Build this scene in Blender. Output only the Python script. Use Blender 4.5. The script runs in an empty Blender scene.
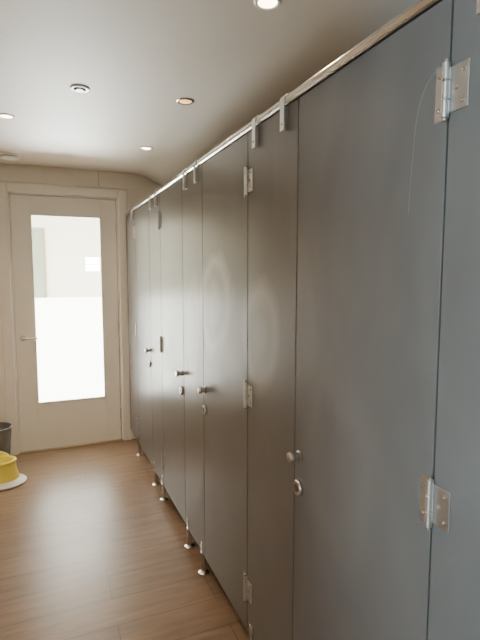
import bpy, bmesh, math, random
from mathutils import Matrix, Vector, Euler
random.seed(4)
scene = bpy.context.scene
COL = scene.collection

# ---------------------------------------------------------------- materials
def new_mat(name):
    m = bpy.data.materials.new(name); m.use_nodes = True
    nt = m.node_tree
    return m, nt, nt.nodes["Principled BSDF"]

def mat_simple(name, col, rough=0.5, metal=0.0, noise=0.04, nscale=8.0, bump=0.0, coat=0.0):
    m, nt, b = new_mat(name)
    b.inputs["Roughness"].default_value = rough
    b.inputs["Metallic"].default_value = metal
    b.inputs["Coat Weight"].default_value = coat
    g = nt.nodes.new("ShaderNodeNewGeometry")
    n = nt.nodes.new("ShaderNodeTexNoise"); n.inputs["Scale"].default_value = nscale
    n.inputs["Detail"].default_value = 4
    nt.links.new(g.outputs["Position"], n.inputs["Vector"])
    mx = nt.nodes.new("ShaderNodeMix"); mx.data_type = 'RGBA'
    mx.inputs["A"].default_value = (*[c*(1-noise) for c in col], 1)
    mx.inputs["B"].default_value = (*[min(1, c*(1+noise)) for c in col], 1)
    nt.links.new(n.outputs["Fac"], mx.inputs["Factor"])
    nt.links.new(mx.outputs["Result"], b.inputs["Base Color"])
    if bump:
        bp = nt.nodes.new("ShaderNodeBump"); bp.inputs["Strength"].default_value = bump
        bp.inputs["Distance"].default_value = 0.002
        n2 = nt.nodes.new("ShaderNodeTexNoise"); n2.inputs["Scale"].default_value = nscale*20
        nt.links.new(g.outputs["Position"], n2.inputs["Vector"])
        nt.links.new(n2.outputs["Fac"], bp.inputs["Height"])
        nt.links.new(bp.outputs["Normal"], b.inputs["Normal"])
    return m

M_wall = mat_simple("painted_wall_cream", (0.85, 0.80, 0.72), 0.55, bump=0.1)
M_wallL = mat_simple("painted_wall_warm", (0.60, 0.48, 0.37), 0.6, bump=0.1)
M_ceil = mat_simple("painted_ceiling", (0.68, 0.615, 0.535), 0.6, bump=0.08, nscale=2)
M_white = mat_simple("white_gloss_paint", (0.87, 0.83, 0.76), 0.3, noise=0.02)
M_door = mat_simple("door_paint", (0.87, 0.84, 0.77), 0.33, noise=0.02)
M_chrome = mat_simple("brushed_steel", (0.60, 0.58, 0.55), 0.24, metal=1.0, nscale=40)
M_sat = mat_simple("satin_steel", (0.62, 0.605, 0.58), 0.34, metal=1.0, nscale=60)
M_backing = mat_simple("seam_backing_black", (0.02, 0.018, 0.017), 0.5)
M_bin = mat_simple("grey_wire_mesh", (0.17, 0.165, 0.16), 0.45)
M_slot = mat_simple("dark_grey_plastic", (0.06, 0.06, 0.06), 0.45)
M_yel = mat_simple("yellow_plastic", (0.82, 0.68, 0.12), 0.35)
M_wpl = mat_simple("white_plastic", (0.80, 0.79, 0.74), 0.35)
M_brass = mat_simple("threshold_brass", (0.45, 0.34, 0.2), 0.35, metal=1.0)
M_green = mat_simple("green_notice", (0.26, 0.30, 0.24), 0.6)
M_tile = mat_simple("lobby_wall_paint", (0.86, 0.86, 0.80), 0.6)

def mat_emit(name, col, s):
    m, nt, b = new_mat(name)
    b.inputs["Base Color"].default_value = (*col, 1)
    b.inputs["Emission Color"].default_value = (*col, 1)
    b.inputs["Emission Strength"].default_value = s
    return m
M_lamp = mat_emit("warm_lamp_lens", (1.0, 0.80, 0.55), 14)
M_lampdim = mat_emit("amber_lamp_lens", (1.0, 0.55, 0.25), 2.0)
M_day = mat_emit("daylight_pane", (0.93, 0.98, 1.0), 18)

# laminate partition
def mat_partition():
    m, nt, b = new_mat("grey_laminate")
    L = nt.links
    g = nt.nodes.new("ShaderNodeNewGeometry")
    mp = nt.nodes.new("ShaderNodeMapping"); mp.inputs["Scale"].default_value = (1, 1.6, 0.7)
    L.new(g.outputs["Position"], mp.inputs["Vector"])
    n = nt.nodes.new("ShaderNodeTexNoise"); n.inputs["Scale"].default_value = 2.2
    n.inputs["Detail"].default_value = 3; n.inputs["Distortion"].default_value = 1.0
    L.new(mp.outputs["Vector"], n.inputs["Vector"])
    cr = nt.nodes.new("ShaderNodeValToRGB")
    cr.color_ramp.elements[0].position = 0.3; cr.color_ramp.elements[0].color = (0, 0, 0, 1)
    cr.color_ramp.elements[1].position = 0.75; cr.color_ramp.elements[1].color = (1, 1, 1, 1)
    L.new(n.outputs["Fac"], cr.inputs["Fac"])
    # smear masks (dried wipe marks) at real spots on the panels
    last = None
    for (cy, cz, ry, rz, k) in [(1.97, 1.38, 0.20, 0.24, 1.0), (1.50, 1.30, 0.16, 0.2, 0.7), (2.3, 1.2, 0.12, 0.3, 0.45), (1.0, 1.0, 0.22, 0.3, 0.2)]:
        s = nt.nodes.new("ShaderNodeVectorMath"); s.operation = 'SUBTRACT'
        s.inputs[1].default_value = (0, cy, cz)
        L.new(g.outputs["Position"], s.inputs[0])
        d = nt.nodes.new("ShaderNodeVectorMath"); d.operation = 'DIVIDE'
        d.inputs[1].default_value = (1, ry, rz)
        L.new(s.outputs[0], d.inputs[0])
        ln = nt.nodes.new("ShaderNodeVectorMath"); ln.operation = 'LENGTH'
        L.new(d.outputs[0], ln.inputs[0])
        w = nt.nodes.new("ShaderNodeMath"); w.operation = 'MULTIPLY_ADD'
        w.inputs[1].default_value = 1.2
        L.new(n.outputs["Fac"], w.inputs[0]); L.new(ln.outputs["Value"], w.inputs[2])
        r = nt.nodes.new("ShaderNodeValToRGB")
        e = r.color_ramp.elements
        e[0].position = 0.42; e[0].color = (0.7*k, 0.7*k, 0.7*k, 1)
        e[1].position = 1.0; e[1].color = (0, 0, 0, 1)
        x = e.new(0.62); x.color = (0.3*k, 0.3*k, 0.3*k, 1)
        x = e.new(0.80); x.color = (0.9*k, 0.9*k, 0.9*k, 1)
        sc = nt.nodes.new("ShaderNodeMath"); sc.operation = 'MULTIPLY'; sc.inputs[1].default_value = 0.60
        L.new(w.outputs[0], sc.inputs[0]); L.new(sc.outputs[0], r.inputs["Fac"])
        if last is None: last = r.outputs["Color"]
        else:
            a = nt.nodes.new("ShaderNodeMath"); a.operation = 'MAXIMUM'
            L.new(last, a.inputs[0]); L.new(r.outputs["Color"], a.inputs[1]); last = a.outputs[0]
    c1 = nt.nodes.new("ShaderNodeMix"); c1.data_type = 'RGBA'
    c1.inputs["A"].default_value = (0.102, 0.090, 0.080, 1)
    c1.inputs["B"].default_value = (0.138, 0.122, 0.108, 1)
    L.new(cr.outputs["Color"], c1.inputs["Factor"])
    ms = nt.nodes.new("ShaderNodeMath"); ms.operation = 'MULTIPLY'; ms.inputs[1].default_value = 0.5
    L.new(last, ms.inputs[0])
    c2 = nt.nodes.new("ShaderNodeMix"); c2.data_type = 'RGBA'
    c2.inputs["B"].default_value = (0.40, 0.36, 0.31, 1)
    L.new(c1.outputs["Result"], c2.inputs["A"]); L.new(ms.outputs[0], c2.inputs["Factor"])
    L.new(c2.outputs["Result"], b.inputs["Base Color"])
    mr = nt.nodes.new("ShaderNodeMapRange")
    mr.inputs["To Min"].default_value = 0.30; mr.inputs["To Max"].default_value = 0.36
    L.new(cr.outputs["Color"], mr.inputs["Value"])
    L.new(mr.outputs["Result"], b.inputs["Roughness"])
    b.inputs["Specular IOR Level"].default_value = 0.4
    return m
M_part = mat_partition()

def mat_floor():
    m, nt, b = new_mat("wood_plank_floor")
    L = nt.links
    g = nt.nodes.new("ShaderNodeNewGeometry")
    br = nt.nodes.new("ShaderNodeTexBrick")
    br.offset = 0.37; br.inputs["Scale"].default_value = 1.0
    br.inputs["Brick Width"].default_value = 1.22; br.inputs["Row Height"].default_value = 0.18
    br.inputs["Mortar Size"].default_value = 0.0018; br.inputs["Mortar Smooth"].default_value = 0.2
    br.inputs["Color1"].default_value = (0.44, 0.44, 0.44, 1)
    br.inputs["Color2"].default_value = (0.56, 0.56, 0.56, 1)
    br.inputs["Mortar"].default_value = (0.05, 0.05, 0.05, 1)
    L.new(g.outputs["Position"], br.inputs["Vector"])
    mp = nt.nodes.new("ShaderNodeMapping"); mp.inputs["Scale"].default_value = (1.6, 14, 1)
    L.new(g.outputs["Position"], mp.inputs["Vector"])
    n = nt.nodes.new("ShaderNodeTexNoise"); n.inputs["Scale"].default_value = 2.0
    n.inputs["Detail"].default_value = 7; n.inputs["Roughness"].default_value = 0.62
    n.inputs["Distortion"].default_value = 0.5
    L.new(mp.outputs["Vector"], n.inputs["Vector"])
    cr = nt.nodes.new("ShaderNodeValToRGB")
    cr.color_ramp.elements[0].position = 0.3; cr.color_ramp.elements[0].color = (0.160, 0.097, 0.057, 1)
    cr.color_ramp.elements[1].position = 0.72; cr.color_ramp.elements[1].color = (0.255, 0.163, 0.098, 1)
    L.new(n.outputs["Fac"], cr.inputs["Fac"])
    mx = nt.nodes.new("ShaderNodeMix"); mx.data_type = 'RGBA'; mx.blend_type = 'OVERLAY'
    mx.inputs["Factor"].default_value = 0.6
    L.new(cr.outputs["Color"], mx.inputs["A"]); L.new(br.outputs["Color"], mx.inputs["B"])
    L.new(mx.outputs["Result"], b.inputs["Base Color"])
    mr = nt.nodes.new("ShaderNodeMapRange")
    mr.inputs["To Min"].default_value = 0.29; mr.inputs["To Max"].default_value = 0.40
    L.new(n.outputs["Fac"], mr.inputs["Value"]); L.new(mr.outputs["Result"], b.inputs["Roughness"])
    bp = nt.nodes.new("ShaderNodeBump"); bp.inputs["Strength"].default_value = 0.15; bp.inputs["Distance"].default_value = 0.001
    L.new(n.outputs["Fac"], bp.inputs["Height"]); L.new(bp.outputs["Normal"], b.inputs["Normal"])
    return m
M_floor = mat_floor()

def mat_frost():
    m = bpy.data.materials.new("frosted_glass_film"); m.use_nodes = True
    nt = m.node_tree; nt.nodes.clear(); L = nt.links
    o = nt.nodes.new("ShaderNodeOutputMaterial")
    t = nt.nodes.new("ShaderNodeBsdfTranslucent"); t.inputs["Color"].default_value = (0.92, 0.95, 0.93, 1)
    gl = nt.nodes.new("ShaderNodeBsdfGlossy"); gl.inputs["Roughness"].default_value = 0.15
    mx = nt.nodes.new("ShaderNodeMixShader"); mx.inputs[0].default_value = 0.06
    L.new(t.outputs[0], mx.inputs[1]); L.new(gl.outputs[0], mx.inputs[2]); L.new(mx.outputs[0], o.inputs[0])
    return m
def mat_glass():
    m = bpy.data.materials.new("clear_glass"); m.use_nodes = True
    nt = m.node_tree; nt.nodes.clear(); L = nt.links
    o = nt.nodes.new("ShaderNodeOutputMaterial")
    t = nt.nodes.new("ShaderNodeBsdfTransparent"); t.inputs["Color"].default_value = (0.93, 0.96, 0.94, 1)
    gl = nt.nodes.new("ShaderNodeBsdfGlossy"); gl.inputs["Roughness"].default_value = 0.02
    mx = nt.nodes.new("ShaderNodeMixShader"); mx.inputs[0].default_value = 0.07
    L.new(t.outputs[0], mx.inputs[1]); L.new(gl.outputs[0], mx.inputs[2]); L.new(mx.outputs[0], o.inputs[0])
    return m
M_frost = mat_frost(); M_glass = mat_glass()

# ---------------------------------------------------------------- helpers
def empty(name, loc):
    e = bpy.data.objects.new(name, None); e.location = loc
    e.empty_display_size = 0.1; COL.objects.link(e); return e
def par(child, parent):
    if parent is not None:
        child.parent = parent
        child.matrix_parent_inverse = Matrix.Translation(-Vector(parent.location))
    return child
def mkobj(name, bm, mat, parent=None, loc=(0, 0, 0), smooth=False, bevel=0.0, segs=2):
    me = bpy.data.meshes.new(name); bmesh.ops.recalc_face_normals(bm, faces=bm.faces)
    bm.to_mesh(me); bm.free()
    for mm in (mat if isinstance(mat, list) else [mat]): me.materials.append(mm)
    if smooth:
        for p in me.polygons: p.use_smooth = True
    o = bpy.data.objects.new(name, me); o.location = loc; COL.objects.link(o)
    if bevel:
        md = o.modifiers.new("bevel", 'BEVEL'); md.width = bevel; md.segments = segs
        md.limit_method = 'ANGLE'; md.angle_limit = math.radians(40)
    return par(o, parent)
def box(name, x0, x1, y0, y1, z0, z1, mat, parent=None, bevel=0.0):
    bm = bmesh.new(); bmesh.ops.create_cube(bm, size=1)
    for v in bm.verts:
        v.co.x *= (x1-x0); v.co.y *= (y1-y0); v.co.z *= (z1-z0)
    return mkobj(name, bm, mat, parent, ((x0+x1)/2, (y0+y1)/2, (z0+z1)/2), bevel=bevel)
def lathe(name, prof, mat, parent=None, loc=(0, 0, 0), axis='Z', seg=40, sx=1, sy=1):
    """profile list (r, h) revolved round an axis"""
    bm = bmesh.new(); rings = []
    for r, h in prof:
        ring = []
        for i in range(seg):
            a = 2*math.pi*i/seg
            p = Vector((r*math.cos(a)*sx, r*math.sin(a)*sy, h))
            if axis == 'X': p = Vector((p.z, p.x, p.y))     # h along +X
            if axis == '-X': p = Vector((-p.z, p.x, p.y))
            if axis == 'Y': p = Vector((p.x, p.z, p.y))
            if axis == '-Y': p = Vector((p.x, -p.z, p.y))
            ring.append(bm.verts.new(p))
        rings.append(ring)
    for a, b in zip(rings[:-1], rings[1:]):
        for i in range(seg):
            bm.faces.new((a[i], a[(i+1) % seg], b[(i+1) % seg], b[i]))
    if prof[0][0] > 1e-5: bm.faces.new(rings[0])
    if prof[-1][0] > 1e-5: bm.faces.new(rings[-1])
    bmesh.ops.remove_doubles(bm, verts=bm.verts, dist=1e-6)
    o = mkobj(name, bm, mat, parent, loc, smooth=True)
    o.data.set_sharp_from_angle(angle=math.radians(35))
    return o
def prism(name, pts, axis, lo, hi, mat, parent=None, bevel=0.0):
    """extrude 2D polygon. axis 'Y': pts are (x,z); axis 'X': pts are (y,z)"""
    bm = bmesh.new(); A = []; B = []
    for p in pts:
        if axis == 'Y':
            A.append(bm.verts.new((p[0], lo, p[1]))); B.append(bm.verts.new((p[0], hi, p[1])))
        else:
            A.append(bm.verts.new((lo, p[0], p[1]))); B.append(bm.verts.new((hi, p[0], p[1])))
    bm.faces.new(A); bm.faces.new(B[::-1]); n = len(pts)
    for i in range(n): bm.faces.new((A[i], B[i], B[(i+1) % n], A[(i+1) % n]))
    return mkobj(name, bm, mat, parent, bevel=bevel)

# ---------------------------------------------------------------- room shell
XL, XR, YB, YF, ZC = -1.42, 1.45, -1.9, 4.32, 2.40
XA = -3.6                      # end of the added, unseen side alcove (window wall)
AY0, AY1, AZ = -1.5, 0.34, 2.25   # alcove opening, placed so its edge cuts off the window light softly
box("floor", XA-0.1, XR+0.1, YB-0.1, 6.9, -0.1, 0.0, M_floor)
# ceiling: flat part then a soft curved slope down over the cubicles
def cz(x):
    x0, x1, sl = 0.06, 0.24, 0.50
    if x <= x0: return ZC
    if x <= x1: return ZC-0.5*sl*(x-x0)**2/(x1-x0)
    return max(ZC-0.5*sl*(x1-x0)-sl*(x-x1), 2.10)
xs = [XA-0.1]+[0.06+0.02*i for i in range(31)]+[XR+0.1]
ceil_o = prism("ceiling", [(x, cz(x)) for x in xs]+[(XR+0.1, ZC+0.1), (XA-0.1, ZC+0.1)], 'Y', YB-0.1, YF+0.12, M_ceil)
for p in ceil_o.data.polygons: p.use_smooth = True
ceil_o.data.set_sharp_from_angle(angle=math.radians(40))
# far wall with door opening
DX0, DX1, DZ = -0.955, -0.045, 2.195     # structural opening
def wall_multi(name, boxes, mat):
    bm = bmesh.new()
    for (x0, x1, y0, y1, z0, z1) in boxes:
        r = bmesh.ops.create_cube(bm, size=1)
        for v in r['verts']:
            v.co = Vector(((x0+x1)/2+v.co.x*(x1-x0), (y0+y1)/2+v.co.y*(y1-y0), (z0+z1)/2+v.co.z*(z1-z0)))
    return mkobj(name, bm, mat)
wall_multi("wall_far", [(XL-0.1, DX0, YF, YF+0.12, 0, ZC), (DX1, XR+0.1, YF, YF+0.12, 0, ZC),
                        (DX0, DX1, YF, YF+0.12, DZ, ZC)], M_wall)
wall_multi("wall_back", [(XA-0.1, XR+0.1, YB-0.1, YB, 0, ZC)], M_wallL)
wall_multi("wall_right", [(XR, XR+0.1, YB, YF, 0, 2.10)], M_wall)
# left wall; unseen alcove added to limit blue daylight to the near panels
wall_multi("wall_left", [(XL-0.1, XL, YB, AY0, 0, ZC), (XL-0.1, XL, AY1, YF, 0, ZC), (XL-0.1, XL, AY0, AY1, AZ, ZC)], M_wallL)
wall_multi("added_alcove_side", [(XA-0.1, XL-0.1, AY1, AY1+0.1, 0, ZC)], M_wallL)
# end wall of the added alcove, with the window
WY0, WY1, WZ0, WZ1 = -1.2, 0.1, 0.75, 2.2
wall_multi("added_alcove_end", [(XA-0.1, XA, YB, WY0, 0, ZC), (XA-0.1, XA, WY1, AY1, 0, ZC),
                               (XA-0.1, XA, WY0, WY1, 0, WZ0), (XA-0.1, XA, WY0, WY1, WZ1, ZC)], M_wallL)
w1 = empty("window_1", (XA-0.05, (WY0+WY1)/2, WZ0))
box("sill", XA-0.09, XA+0.05, WY0-0.03, WY1+0.03, WZ0-0.025, WZ0+0.003, M_white, w1, 0.004)
box("head", XA-0.09, XA-0.03, WY0, WY1, WZ1-0.05, WZ1, M_white, w1)
box("rail_bottom", XA-0.09, XA-0.03, WY0, WY1, WZ0+0.003, WZ0+0.055, M_white, w1)
for i in range(3):
    yy = WY0+(WY1-WY0)*i/2
    y0 = min(max(yy-0.025, WY0), WY1-0.05)
    box("mullion_%d" % i, XA-0.09, XA-0.03, y0, y0+0.05, WZ0+0.05, WZ1-0.05, M_white, w1)
box("pane", XA-0.065, XA-0.060, WY0+0.02, WY1-0.02, WZ0+0.03, WZ1-0.03, M_glass, w1)

# baseboards
box("baseboard_far", XL, DX0-0.065, YF-0.016, YF, 0, 0.12, M_white, bevel=0.004)
box("baseboard_left", XL, XL+0.016, AY1+0.01, YF-0.016, 0, 0.12, M_white, bevel=0.004)
box("baseboard_back", XL+0.016, -0.05, YB, YB+0.016, 0, 0.12, M_white, bevel=0.004)
# cladding joints on the wall above the door
box("trim_1", XL, 0.10, YF-0.008, YF, 2.262, 2.272, M_white, bevel=0.002)
box("trim_2", -0.222, -0.216, YF-0.004, YF, 2.272, ZC, M_wallL)
box("trim_3", 0.03, 0.05, YF-0.012, YF, 0.0, 2.262, M_white, bevel=0.003)

# ---------------------------------------------------------------- glazed door
d = empty("door_1", (-0.5, YF, 0))
LX0, LX1, LZ = -0.92, -0.08, 2.165
box("jamb_left", DX0, LX0-0.004, YF-0.004, YF+0.12, 0, DZ, M_white, d)
box("jamb_right", LX1+0.004, DX1, YF-0.004, YF+0.12, 0, DZ, M_white, d)
box("jamb_head", LX0-0.004, LX1+0.004, YF-0.004, YF+0.12, LZ+0.004, DZ, M_white, d)
def arch(name, x0, x1, z0, z1):
    box(name, x0, x1, YF-0.022, YF-0.001, z0, z1, M_white, d, 0.005)
arch("architrave_left", DX0-0.06, DX0+0.018, 0, DZ+0.055)
arch("architrave_right", DX1-0.018, DX1+0.06, 0, DZ+0.055)
arch("architrave_head", DX0+0.018, DX1-0.018, DZ-0.018, DZ+0.055)
# rebate stops (block light round the leaf edge)
box("stop_left", LX0-0.006, LX0+0.012, YF+0.058, YF+0.09, 0, DZ, M_white, d)
box("stop_right", LX1-0.012, LX1+0.006, YF+0.058, YF+0.09, 0, DZ, M_white, d)
box("stop_head", LX0, LX1, YF+0.058, YF+0.09, LZ-0.012, LZ+0.006, M_white, d)
GX0, GX1, GZ0, GZM, GZ1 = -0.776, -0.205, 0.41, 1.32, 2.015
ly0, ly1 = YF+0.012, YF+0.056
box("stile_left", LX0, GX0, ly0, ly1, 0.010, LZ, M_door, d, 0.002)
box("stile_right", GX1, LX1, ly0, ly1, 0.010, LZ, M_door, d, 0.002)
box("rail_top", GX0, GX1, ly0, ly1, GZ1, LZ, M_door, d, 0.002)
box("rail_low", GX0, GX1, ly0, ly1, 0.010, GZ0, M_door, d, 0.002)
# glazing beads
b_ = 0.014
box("bead_l", GX0, GX0+b_, ly0-0.006, ly0+0.016, GZ0, GZ1, M_door, d, 0.003)
box("bead_r", GX1-b_, GX1, ly0-0.006, ly0+0.016, GZ0, GZ1, M_door, d, 0.003)
box("bead_t", GX0+b_, GX1-b_, ly0-0.006, ly0+0.016, GZ1-b_, GZ1, M_door, d, 0.003)
box("bead_b", GX0+b_, GX1-b_, ly0-0.006, ly0+0.016, GZ0, GZ0+b_, M_door, d, 0.003)
box("glass_clear", GX0, GX1, ly0+0.018, ly0+0.024, GZM, GZ1, M_glass, d)
box("glass_frosted", GX0, GX1, ly0+0.018, ly0+0.024, GZ0, GZM, M_frost, d)
box("threshold", DX0+0.02, DX1-0.02, YF-0.02, YF+0.07, 0, 0.008, M_brass, d, 0.003)
# lever handle with plate
hx, hz = -0.866, 0.985
lathe("handle_rose", [(0.026, 0), (0.026, 0.006), (0.023, 0.009), (0.009, 0.009), (0.009, 0.05), (0, 0.05)], M_sat, d, (hx, ly0, hz), '-Y')
def tube(name, pts, r, mat, parent, res=6):
    cu = bpy.data.curves.new(name, 'CURVE'); cu.dimensions = '3D'; cu.bevel_depth = r; cu.bevel_resolution = res
    cu.use_fill_caps = True
    sp = cu.splines.new('BEZIER'); sp.bezier_points.add(len(pts)-1)
    for bp, p in zip(sp.bezier_points, pts):
        bp.co = p; bp.handle_left_type = bp.handle_right_type = 'AUTO'
    cu.materials.append(mat)
    o = bpy.data.objects.new(name, cu); COL.objects.link(o)
    return par(o, parent)
tube("handle_lever", [(hx, ly0-0.045, hz), (hx+0.015, ly0-0.052, hz), (hx+0.06, ly0-0.052, hz), (hx+0.115, ly0-0.048, hz-0.002)], 0.009, M_sat, d)
for i, z in enumerate((0.25, 1.05, 1.92)):
    lathe("butt_hinge_%d" % i, [(0.006, -0.05), (0.006, 0.05), (0, 0.05)], M_sat, d, (LX1+0.002, ly0-0.004, z), seg=16)

# ---------------------------------------------------------------- lobby beyond the door
LYB = 6.6
wall_multi("wall_lobby_far", [(-1.7, -1.3, LYB, LYB+0.1, 0, 2.5), (0.45, 0.9, LYB, LYB+0.1, 0, 2.5),
                              (-1.3, 0.45, LYB, LYB+0.1, 0, 0.08), (-1.3, 0.45, LYB, LYB+0.1, 1.12, 1.56),
                              (-1.3, -0.16, LYB, LYB+0.1, 1.56, 1.74), (0.02, 0.45, LYB, LYB+0.1, 1.56, 1.74),
                              (-1.3, 0.45, LYB, LYB+0.1, 1.74, 2.5)], M_tile)
wall_multi("wall_lobby_left", [(-1.7, -1.6, YF+0.12, LYB, 0, 2.5)], M_tile)
wall_multi("wall_lobby_right", [(0.8, 0.9, YF+0.12, LYB, 0, 2.5)], M_tile)
wall_multi("ceiling_lobby", [(-1.7, 0.9, YF+0.12, LYB+0.1, 2.5, 2.6)], M_ceil)
w2 = empty("backlight_window", (-0.4, LYB, 0.08))  # low window added to backlight the frosted door glass, kept below the clear pane
box("daylight_glass", -1.3, 0.45, LYB+0.05, LYB+0.06, 0.08, 1.12, M_day, w2)
for i, x in enumerate((-1.3, -0.45, 0.40)):
    box("mullion_%d" % i, x, x+0.05, LYB+0.02, LYB+0.05, 0.08, 1.12, M_white, w2)
w3 = empty("window_3", (-0.07, LYB, 1.56))
box("daylight_glass", -0.16, 0.02, LYB+0.05, LYB+0.06, 1.56, 1.74, M_day, w3)
box("glazing_bar", -0.16, 0.02, LYB+0.035, LYB+0.05, 1.64, 1.65, M_white, w3)
nb = empty("notice_board", (-0.82, LYB, 1.2))
box("board", -0.98, -0.66, LYB-0.02, LYB, 1.15, 2.1, M_green, nb, 0.003)
box("board_frame_side", -0.66, -0.645, LYB-0.03, LYB, 1.15, 2.1, M_brass, nb)

# ---------------------------------------------------------------- cubicle partitions (front face at x = 0)
T = 0.018
ZB, ZT = 0.11, 2.022
def seam_panel(name, y0, y1, parent):
    o = box(name, 0.0, T, y0, y1, ZB, ZT, M_part, parent, 0.0015)
    return o
def foot(name, y, parent):
    o = lathe(name, [(0.029, 0), (0.029, 0.005), (0.021, 0.010), (0.012, 0.011), (0.012, 0.085), (0.017, 0.087), (0.017, 0.112), (0, 0.112)],
              M_chrome, parent, (0.010, y, 0), seg=28)
    # U clamp holding the panel
    prism(name+"_clamp", [(-0.004, 0.098), (T+0.004, 0.098), (T+0.004, 0.165), (T+0.0005, 0.165), (T+0.0005, ZB-0.001),
                          (-0.0005, ZB-0.001), (-0.0005, 0.165), (-0.004, 0.165)], 'Y', y-0.016, y+0.016, M_chrome, parent, 0.001)
def hinge(name, y, z, parent, sgn):
    """sgn: door lies toward +y (+1) or -y (-1) of the hinge"""
    h = 0.05
    box(name+"_door_leaf", -0.003, 0.0, min(y+sgn*0.004, y+sgn*0.030), max(y+sgn*0.004, y+sgn*0.030), z-h, z+h, M_sat, parent, 0.0012)
    box(name+"_post_leaf", -0.003, 0.0, min(y-sgn*0.004, y-sgn*0.046), max(y-sgn*0.004, y-sgn*0.046), z-h*0.8, z+h*0.8, M_sat, parent, 0.0012)
    for k in range(3):
        z0 = -h+k*(2*h/3)+0.0008; z1 = z0+2*h/3-0.0016
        lathe(name+"_knuckle_%d" % k, [(0.0062, z0), (0.0075, z0+0.0012), (0.0075, z1-0.0012), (0.0062, z1)], M_sat, parent, (-0.0078, y, z), seg=24)
    lathe(name+"_pin", [(0.0045, -h-0.004), (0.0045, h+0.004)], M_chrome, parent, (-0.0078, y, z), seg=16)
    for k, (dy, dz) in enumerate([(-0.034, 0.026), (-0.034, -0.026), (-0.02, 0.0), (0.02, 0.03), (0.02, -0.03)]):
        lathe(name+"_screw_%d" % k, [(0.0045, 0), (0.0035, 0.0014), (0.0012, 0.0012), (0, 0.0002)], M_chrome, parent, (-0.003, y+sgn*dy, z+dz), '-X', seg=16)
def knob(y, z, parent):
    lathe("pull_knob", [(0.0175, 0), (0.0175, 0.004), (0.012, 0.006), (0.0115, 0.020), (0.0155, 0.022), (0.017, 0.025), (0.017, 0.034), (0.0150, 0.0375), (0, 0.038)],
          M_chrome, parent, (0, y, z), '-X', seg=36)
def lock(y, z, parent):
    lathe("lock_escutcheon", [(0.024, 0), (0.024, 0.009), (0.0215, 0.012), (0.013, 0.012), (0.013, 0.0095), (0, 0.0095)], M_chrome, parent, (0, y, z), '-X', seg=36)
    lathe("lock_indicator", [(0.0125, 0), (0.0125, 0.0015), (0, 0.0015)], M_slot, parent, (-0.0095, y, z), '-X', seg=28)
    box("lock_slot", -0.0135, -0.0105, y-0.008, y+0.008, z-0.0015, z+0.0015, M_chrome, parent)

G = 0.0022
ys = [-0.61, -0.27, 0.29, 0.687, 1.243, 1.608, 2.139, 2.483, 2.996, 3.332, 3.86, 4.30]
# pairs: post (-.61,-.27) door (-.27,.29) post (.29,.687) door(.687,1.243) post door post door post door post
kinds = ['p', 'd', 'p', 'd', 'p', 'd', 'p', 'd', 'p', 'd', 'p']
latch_far = {1: True, 3: True, 5: True, 7: False, 9: False}
HZ = (1.853, 1.068, 0.292)
for i, k in enumerate(kinds):
    y0, y1 = ys[i], ys[i+1]
    if k == 'p':
        e = empty("cubicle_pilaster", (0.009, (y0+y1)/2, 0))
        seam_panel("panel", y0+G, y1-G, e)
        foot("foot_1", y0+0.045, e)
        if y1 < 4.2: foot("foot_2", y1-0.045, e)
        # black strip added behind the gap to make the seam show darker
        for yy in (y0, y1):
            box("seam_backing", T, T+0.004, yy-0.012, yy+0.012, ZB, ZT, M_backing, e)
    else:
        e = empty("cubicle_door", (0.009, (y0+y1)/2, ZB))
        seam_panel("panel", y0+G, y1-G, e)
        far = latch_far[i]
        hy = y0 if far else y1
        for j, z in enumerate(HZ): hinge("hinge_%d" % j, hy, z, e, 1 if far else -1)
        ky = (y1-0.034) if far else (y0+0.034)
        knob(ky, 0.973, e); lock(ky, 0.874, e)
# dividing panels between cubicles
for (a, b) in [(-0.61, -0.27), (0.29, 0.687), (1.243, 1.608), (2.139, 2.483), (2.996, 3.332)]:
    e = empty("cubicle_divider", (0.7, (a+b)/2, 0))
    box("panel", T+0.005, XR-0.005, (a+b)/2-0.009, (a+b)/2+0.009, 0.11, 2.02, M_part, e)
    for x in (0.35, 1.2):
        lathe("foot", [(0.026, 0), (0.026, 0.005), (0.010, 0.010), (0.010, 0.111)], M_chrome, e, (x, (a+b)/2, 0), seg=20)

# scratch on nearest door
sc = tube("scratch", [(0.0001, 0.711, 1.907), (0.0001, 0.741, 1.885), (0.0001, 0.762, 1.844), (0.0001, 0.774, 1.76), (0.0001, 0.782, 1.641)], 0.0005,
          mat_simple("scratch_pale", (0.24, 0.23, 0.21), 0.5), None, 2)
for o in bpy.data.objects:
    if o.name.startswith("cubicle_door") and abs(o.location.y-(0.687+1.243)/2) < 0.01: par(sc, o)

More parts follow.
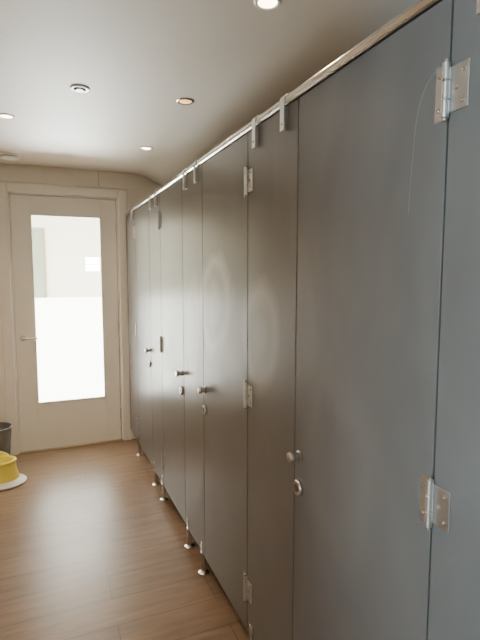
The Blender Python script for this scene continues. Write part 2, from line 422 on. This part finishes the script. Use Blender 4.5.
# ---------------------------------------------------------------- head rail
hr = empty("head_rail", (0.009, 1.8, 2.04))
RZ, RX = 2.040, 0.004
lathe("tube", [(0.0135, -0.7), (0.0135, YF)], M_chrome, hr, (RX, 0, RZ), 'Y', seg=32)
lathe("wall_flange", [(0.026, 0), (0.026, 0.006), (0.018, 0.012), (0.0145, 0.02)], M_chrome, hr, (RX, YF, RZ), '-Y', seg=32)
by = []
for (a, b) in [(-0.61, -0.27), (0.29, 0.687), (1.243, 1.608), (2.139, 2.483), (2.996, 3.332)]:
    by += [a+0.078, b-0.078]
by += [3.93]
for j, y in enumerate(by):
    # saddle clip: wraps the tube, with a tongue screwed to the panel
    pts = []; R1, R0 = 0.0175, 0.0138
    for t in range(0, 13):
        a = math.radians(0+180*t/12); pts.append((RX+R1*math.cos(a), RZ+R1*math.sin(a)))
    pts += [(RX-R1, 1.952), (RX-R0, 1.952)]
    for t in range(12, -1, -1):
        a = math.radians(180*t/12); pts.append((RX+R0*math.cos(a), RZ+R0*math.sin(a)))
    prism("clip_%d" % j, pts, 'Y', y-0.013, y+0.013, M_sat, hr, 0.0008)
    box("clip_pad_%d" % j, RX-R0, -0.0, y-0.012, y+0.012, 1.955, 2.02, M_sat, hr)
    box("clip_rear_%d" % j, T+0.0002, RX+R1+0.004, y-0.013, y+0.013, 1.955, RZ, M_sat, hr)
    lathe("clip_screw_%d" % j, [(0.005, 0), (0.004, 0.002), (0, 0.002)], M_chrome, hr, (RX-R1, y, 1.972), '-X', seg=16)

# ---------------------------------------------------------------- ceiling fittings
def downlight(x, y, lens, power):
    e = empty("downlight", (x, y, ZC))
    lathe("bezel", [(0.045, 0), (0.045, -0.003), (0.040, -0.006), (0.033, -0.005), (0.030, -0.001)], M_wpl if lens is M_lamp else M_brass, e, (x, y, ZC), seg=40)
    lathe("lens", [(0.031, -0.0030), (0.020, -0.0055), (0, -0.006)], lens, e, (x, y, ZC), seg=32)
    L = bpy.data.lights.new("downlight_lamp", 'SPOT'); L.energy = power; L.color = (1.0, 0.75, 0.50)
    L.spot_size = math.radians(150); L.spot_blend = 0.9; L.shadow_soft_size = 0.03
    lo = bpy.data.objects.new("lamp", L); lo.location = (x, y, ZC-0.02); COL.objects.link(lo); par(lo, e)
for (x, y, l) in [(0.01, 1.472, M_lamp), (0.01, 2.434, M_lampdim), (0.01, 3.414, M_lamp), (0.01, 0.51, M_lamp), (-0.85, 3.039, M_lamp), (-0.85, 2.04, M_lamp), (-0.85, 1.08, M_lamp)]:
    pw = 6.0 if l is M_lampdim else (14.0 if x > -0.5 else 34.0)
    if y < 1.2: pw = 6
    downlight(x, y, l, pw)
e = empty("ceiling_air_vent", (-0.50, 2.46, ZC))
lathe("ring", [(0.045, 0), (0.045, -0.004), (0.040, -0.008), (0.030, -0.007), (0.028, -0.001)], M_wpl, e, (-0.5, 2.46, ZC))
lathe("throat", [(0.028, -0.0015), (0, -0.0015)], M_slot, e, (-0.5, 2.46, ZC))
lathe("disc", [(0.004, -0.001), (0.004, -0.008), (0.019, -0.009), (0.019, -0.013), (0, -0.015)], M_wpl, e, (-0.5, 2.46, ZC))
e = empty("smoke_detector", (-0.89, 4.0, ZC))
lathe("base", [(0.075, 0), (0.075, -0.008), (0.07, -0.012)], M_wpl, e, (-0.89, 4.0, ZC))
lathe("slot", [(0.06, -0.011), (0.06, -0.018)], M_slot, e, (-0.89, 4.0, ZC))
lathe("cap", [(0.066, -0.017), (0.064, -0.026), (0.03, -0.033), (0, -0.034)], M_wpl, e, (-0.89, 4.0, ZC))

# ---------------------------------------------------------------- waste bin
bx, by_, = -1.085, 4.06
e = empty("waste_bin", (bx, by_, 0))
lathe("shell", [(0, 0.0), (0.088, 0.0), (0.092, 0.006), (0.118, 0.315), (0.124, 0.318), (0.125, 0.330), (0.120, 0.333), (0.115, 0.326), (0.088, 0.012), (0, 0.010)],
      M_bin, e, (bx, by_, 0), seg=48)
for k in range(36):
    a = 2*math.pi*k/36
    tube("rib_%d" % k, [(bx+0.0925*math.cos(a), by_+0.0925*math.sin(a), 0.01), (bx+0.1175*math.cos(a), by_+0.1175*math.sin(a), 0.314)], 0.0018, M_bin, e, 1)
# ---------------------------------------------------------------- yellow / white potty
px, py = -1.02, 3.735
e = empty("child_potty", (px, py, 0))
lathe("base", [(0, 0), (0.150, 0.0), (0.162, 0.006), (0.163, 0.014), (0.150, 0.024), (0.125, 0.036), (0.112, 0.046), (0, 0.046)], M_wpl, e, (px, py, 0), seg=56, sx=1.0, sy=0.85)
lathe("bowl", [(0.116, 0.042), (0.112, 0.055), (0.097, 0.11), (0.092, 0.155), (0.099, 0.164), (0.100, 0.174), (0.092, 0.180), (0.076, 0.176), (0.068, 0.15), (0.06, 0.06), (0, 0.05)],
      M_yel, e, (px, py, 0), seg=56, sx=1.0, sy=0.9)
# raised back rest following the rim on the left side
bm = bmesh.new(); n = 24; rows = []
for i in range(n+1):
    t = i/n; a = math.radians(60+190*t); hgt = 0.065*math.sin(math.pi*t)**0.7
    c, s = math.cos(a), math.sin(a)*0.9
    rows.append([bm.verts.new((c*0.088, s*0.088, 0.16)), bm.verts.new((c*(0.090+hgt*0.15), s*(0.090+hgt*0.15), 0.170+hgt)),
                 bm.verts.new((c*(0.100+hgt*0.15), s*(0.100+hgt*0.15), 0.170+hgt)), bm.verts.new((c*0.099, s*0.099, 0.16))])
for a, b in zip(rows[:-1], rows[1:]):
    for q in range(4): bm.faces.new((a[q], a[(q+1) % 4], b[(q+1) % 4], b[q]))
mkobj("back_rest", bm, M_yel, e, (px, py, 0), smooth=True)

# ---------------------------------------------------------------- lights
def area(name, loc, rot, sx, sy, power, col):
    L = bpy.data.lights.new(name, 'AREA'); L.shape = 'RECTANGLE'; L.size = sx; L.size_y = sy
    L.energy = power; L.color = col
    o = bpy.data.objects.new(name, L); o.location = loc; o.rotation_euler = rot; COL.objects.link(o); return o
# daylight coming in at the window of the added alcove (points +X)
area("window_daylight", (XA-0.14, (WY0+WY1)/2, (WZ0+WZ1)/2), (0, math.radians(-90), 0), WZ1-WZ0, WY1-WY0, 460, (0.56, 0.77, 1.0))
# lamp added at the low lobby window to backlight the frosted glass (points -Y)
area("lobby_backlight", (-0.42, LYB-0.06, 0.6), (math.radians(-90), 0, 0), 1.6, 0.95, 600, (0.97, 0.98, 1.0))

w = bpy.data.worlds.new("sky"); scene.world = w; w.use_nodes = True
bg = w.node_tree.nodes["Background"]; bg.inputs[0].default_value = (0.62, 0.78, 1.0, 1); bg.inputs[1].default_value = 0.6

# ---------------------------------------------------------------- camera
cam = bpy.data.cameras.new("camera"); cam.sensor_fit = 'AUTO'; cam.sensor_width = 36
cam.lens = 474/640*36; cam.clip_start = 0.02
co = bpy.data.objects.new("camera", cam); COL.objects.link(co)
co.location = (-0.70, 0, 1.52)
co.rotation_euler = (math.radians(90-5.54), 0, math.radians(-22.6))
scene.camera = co
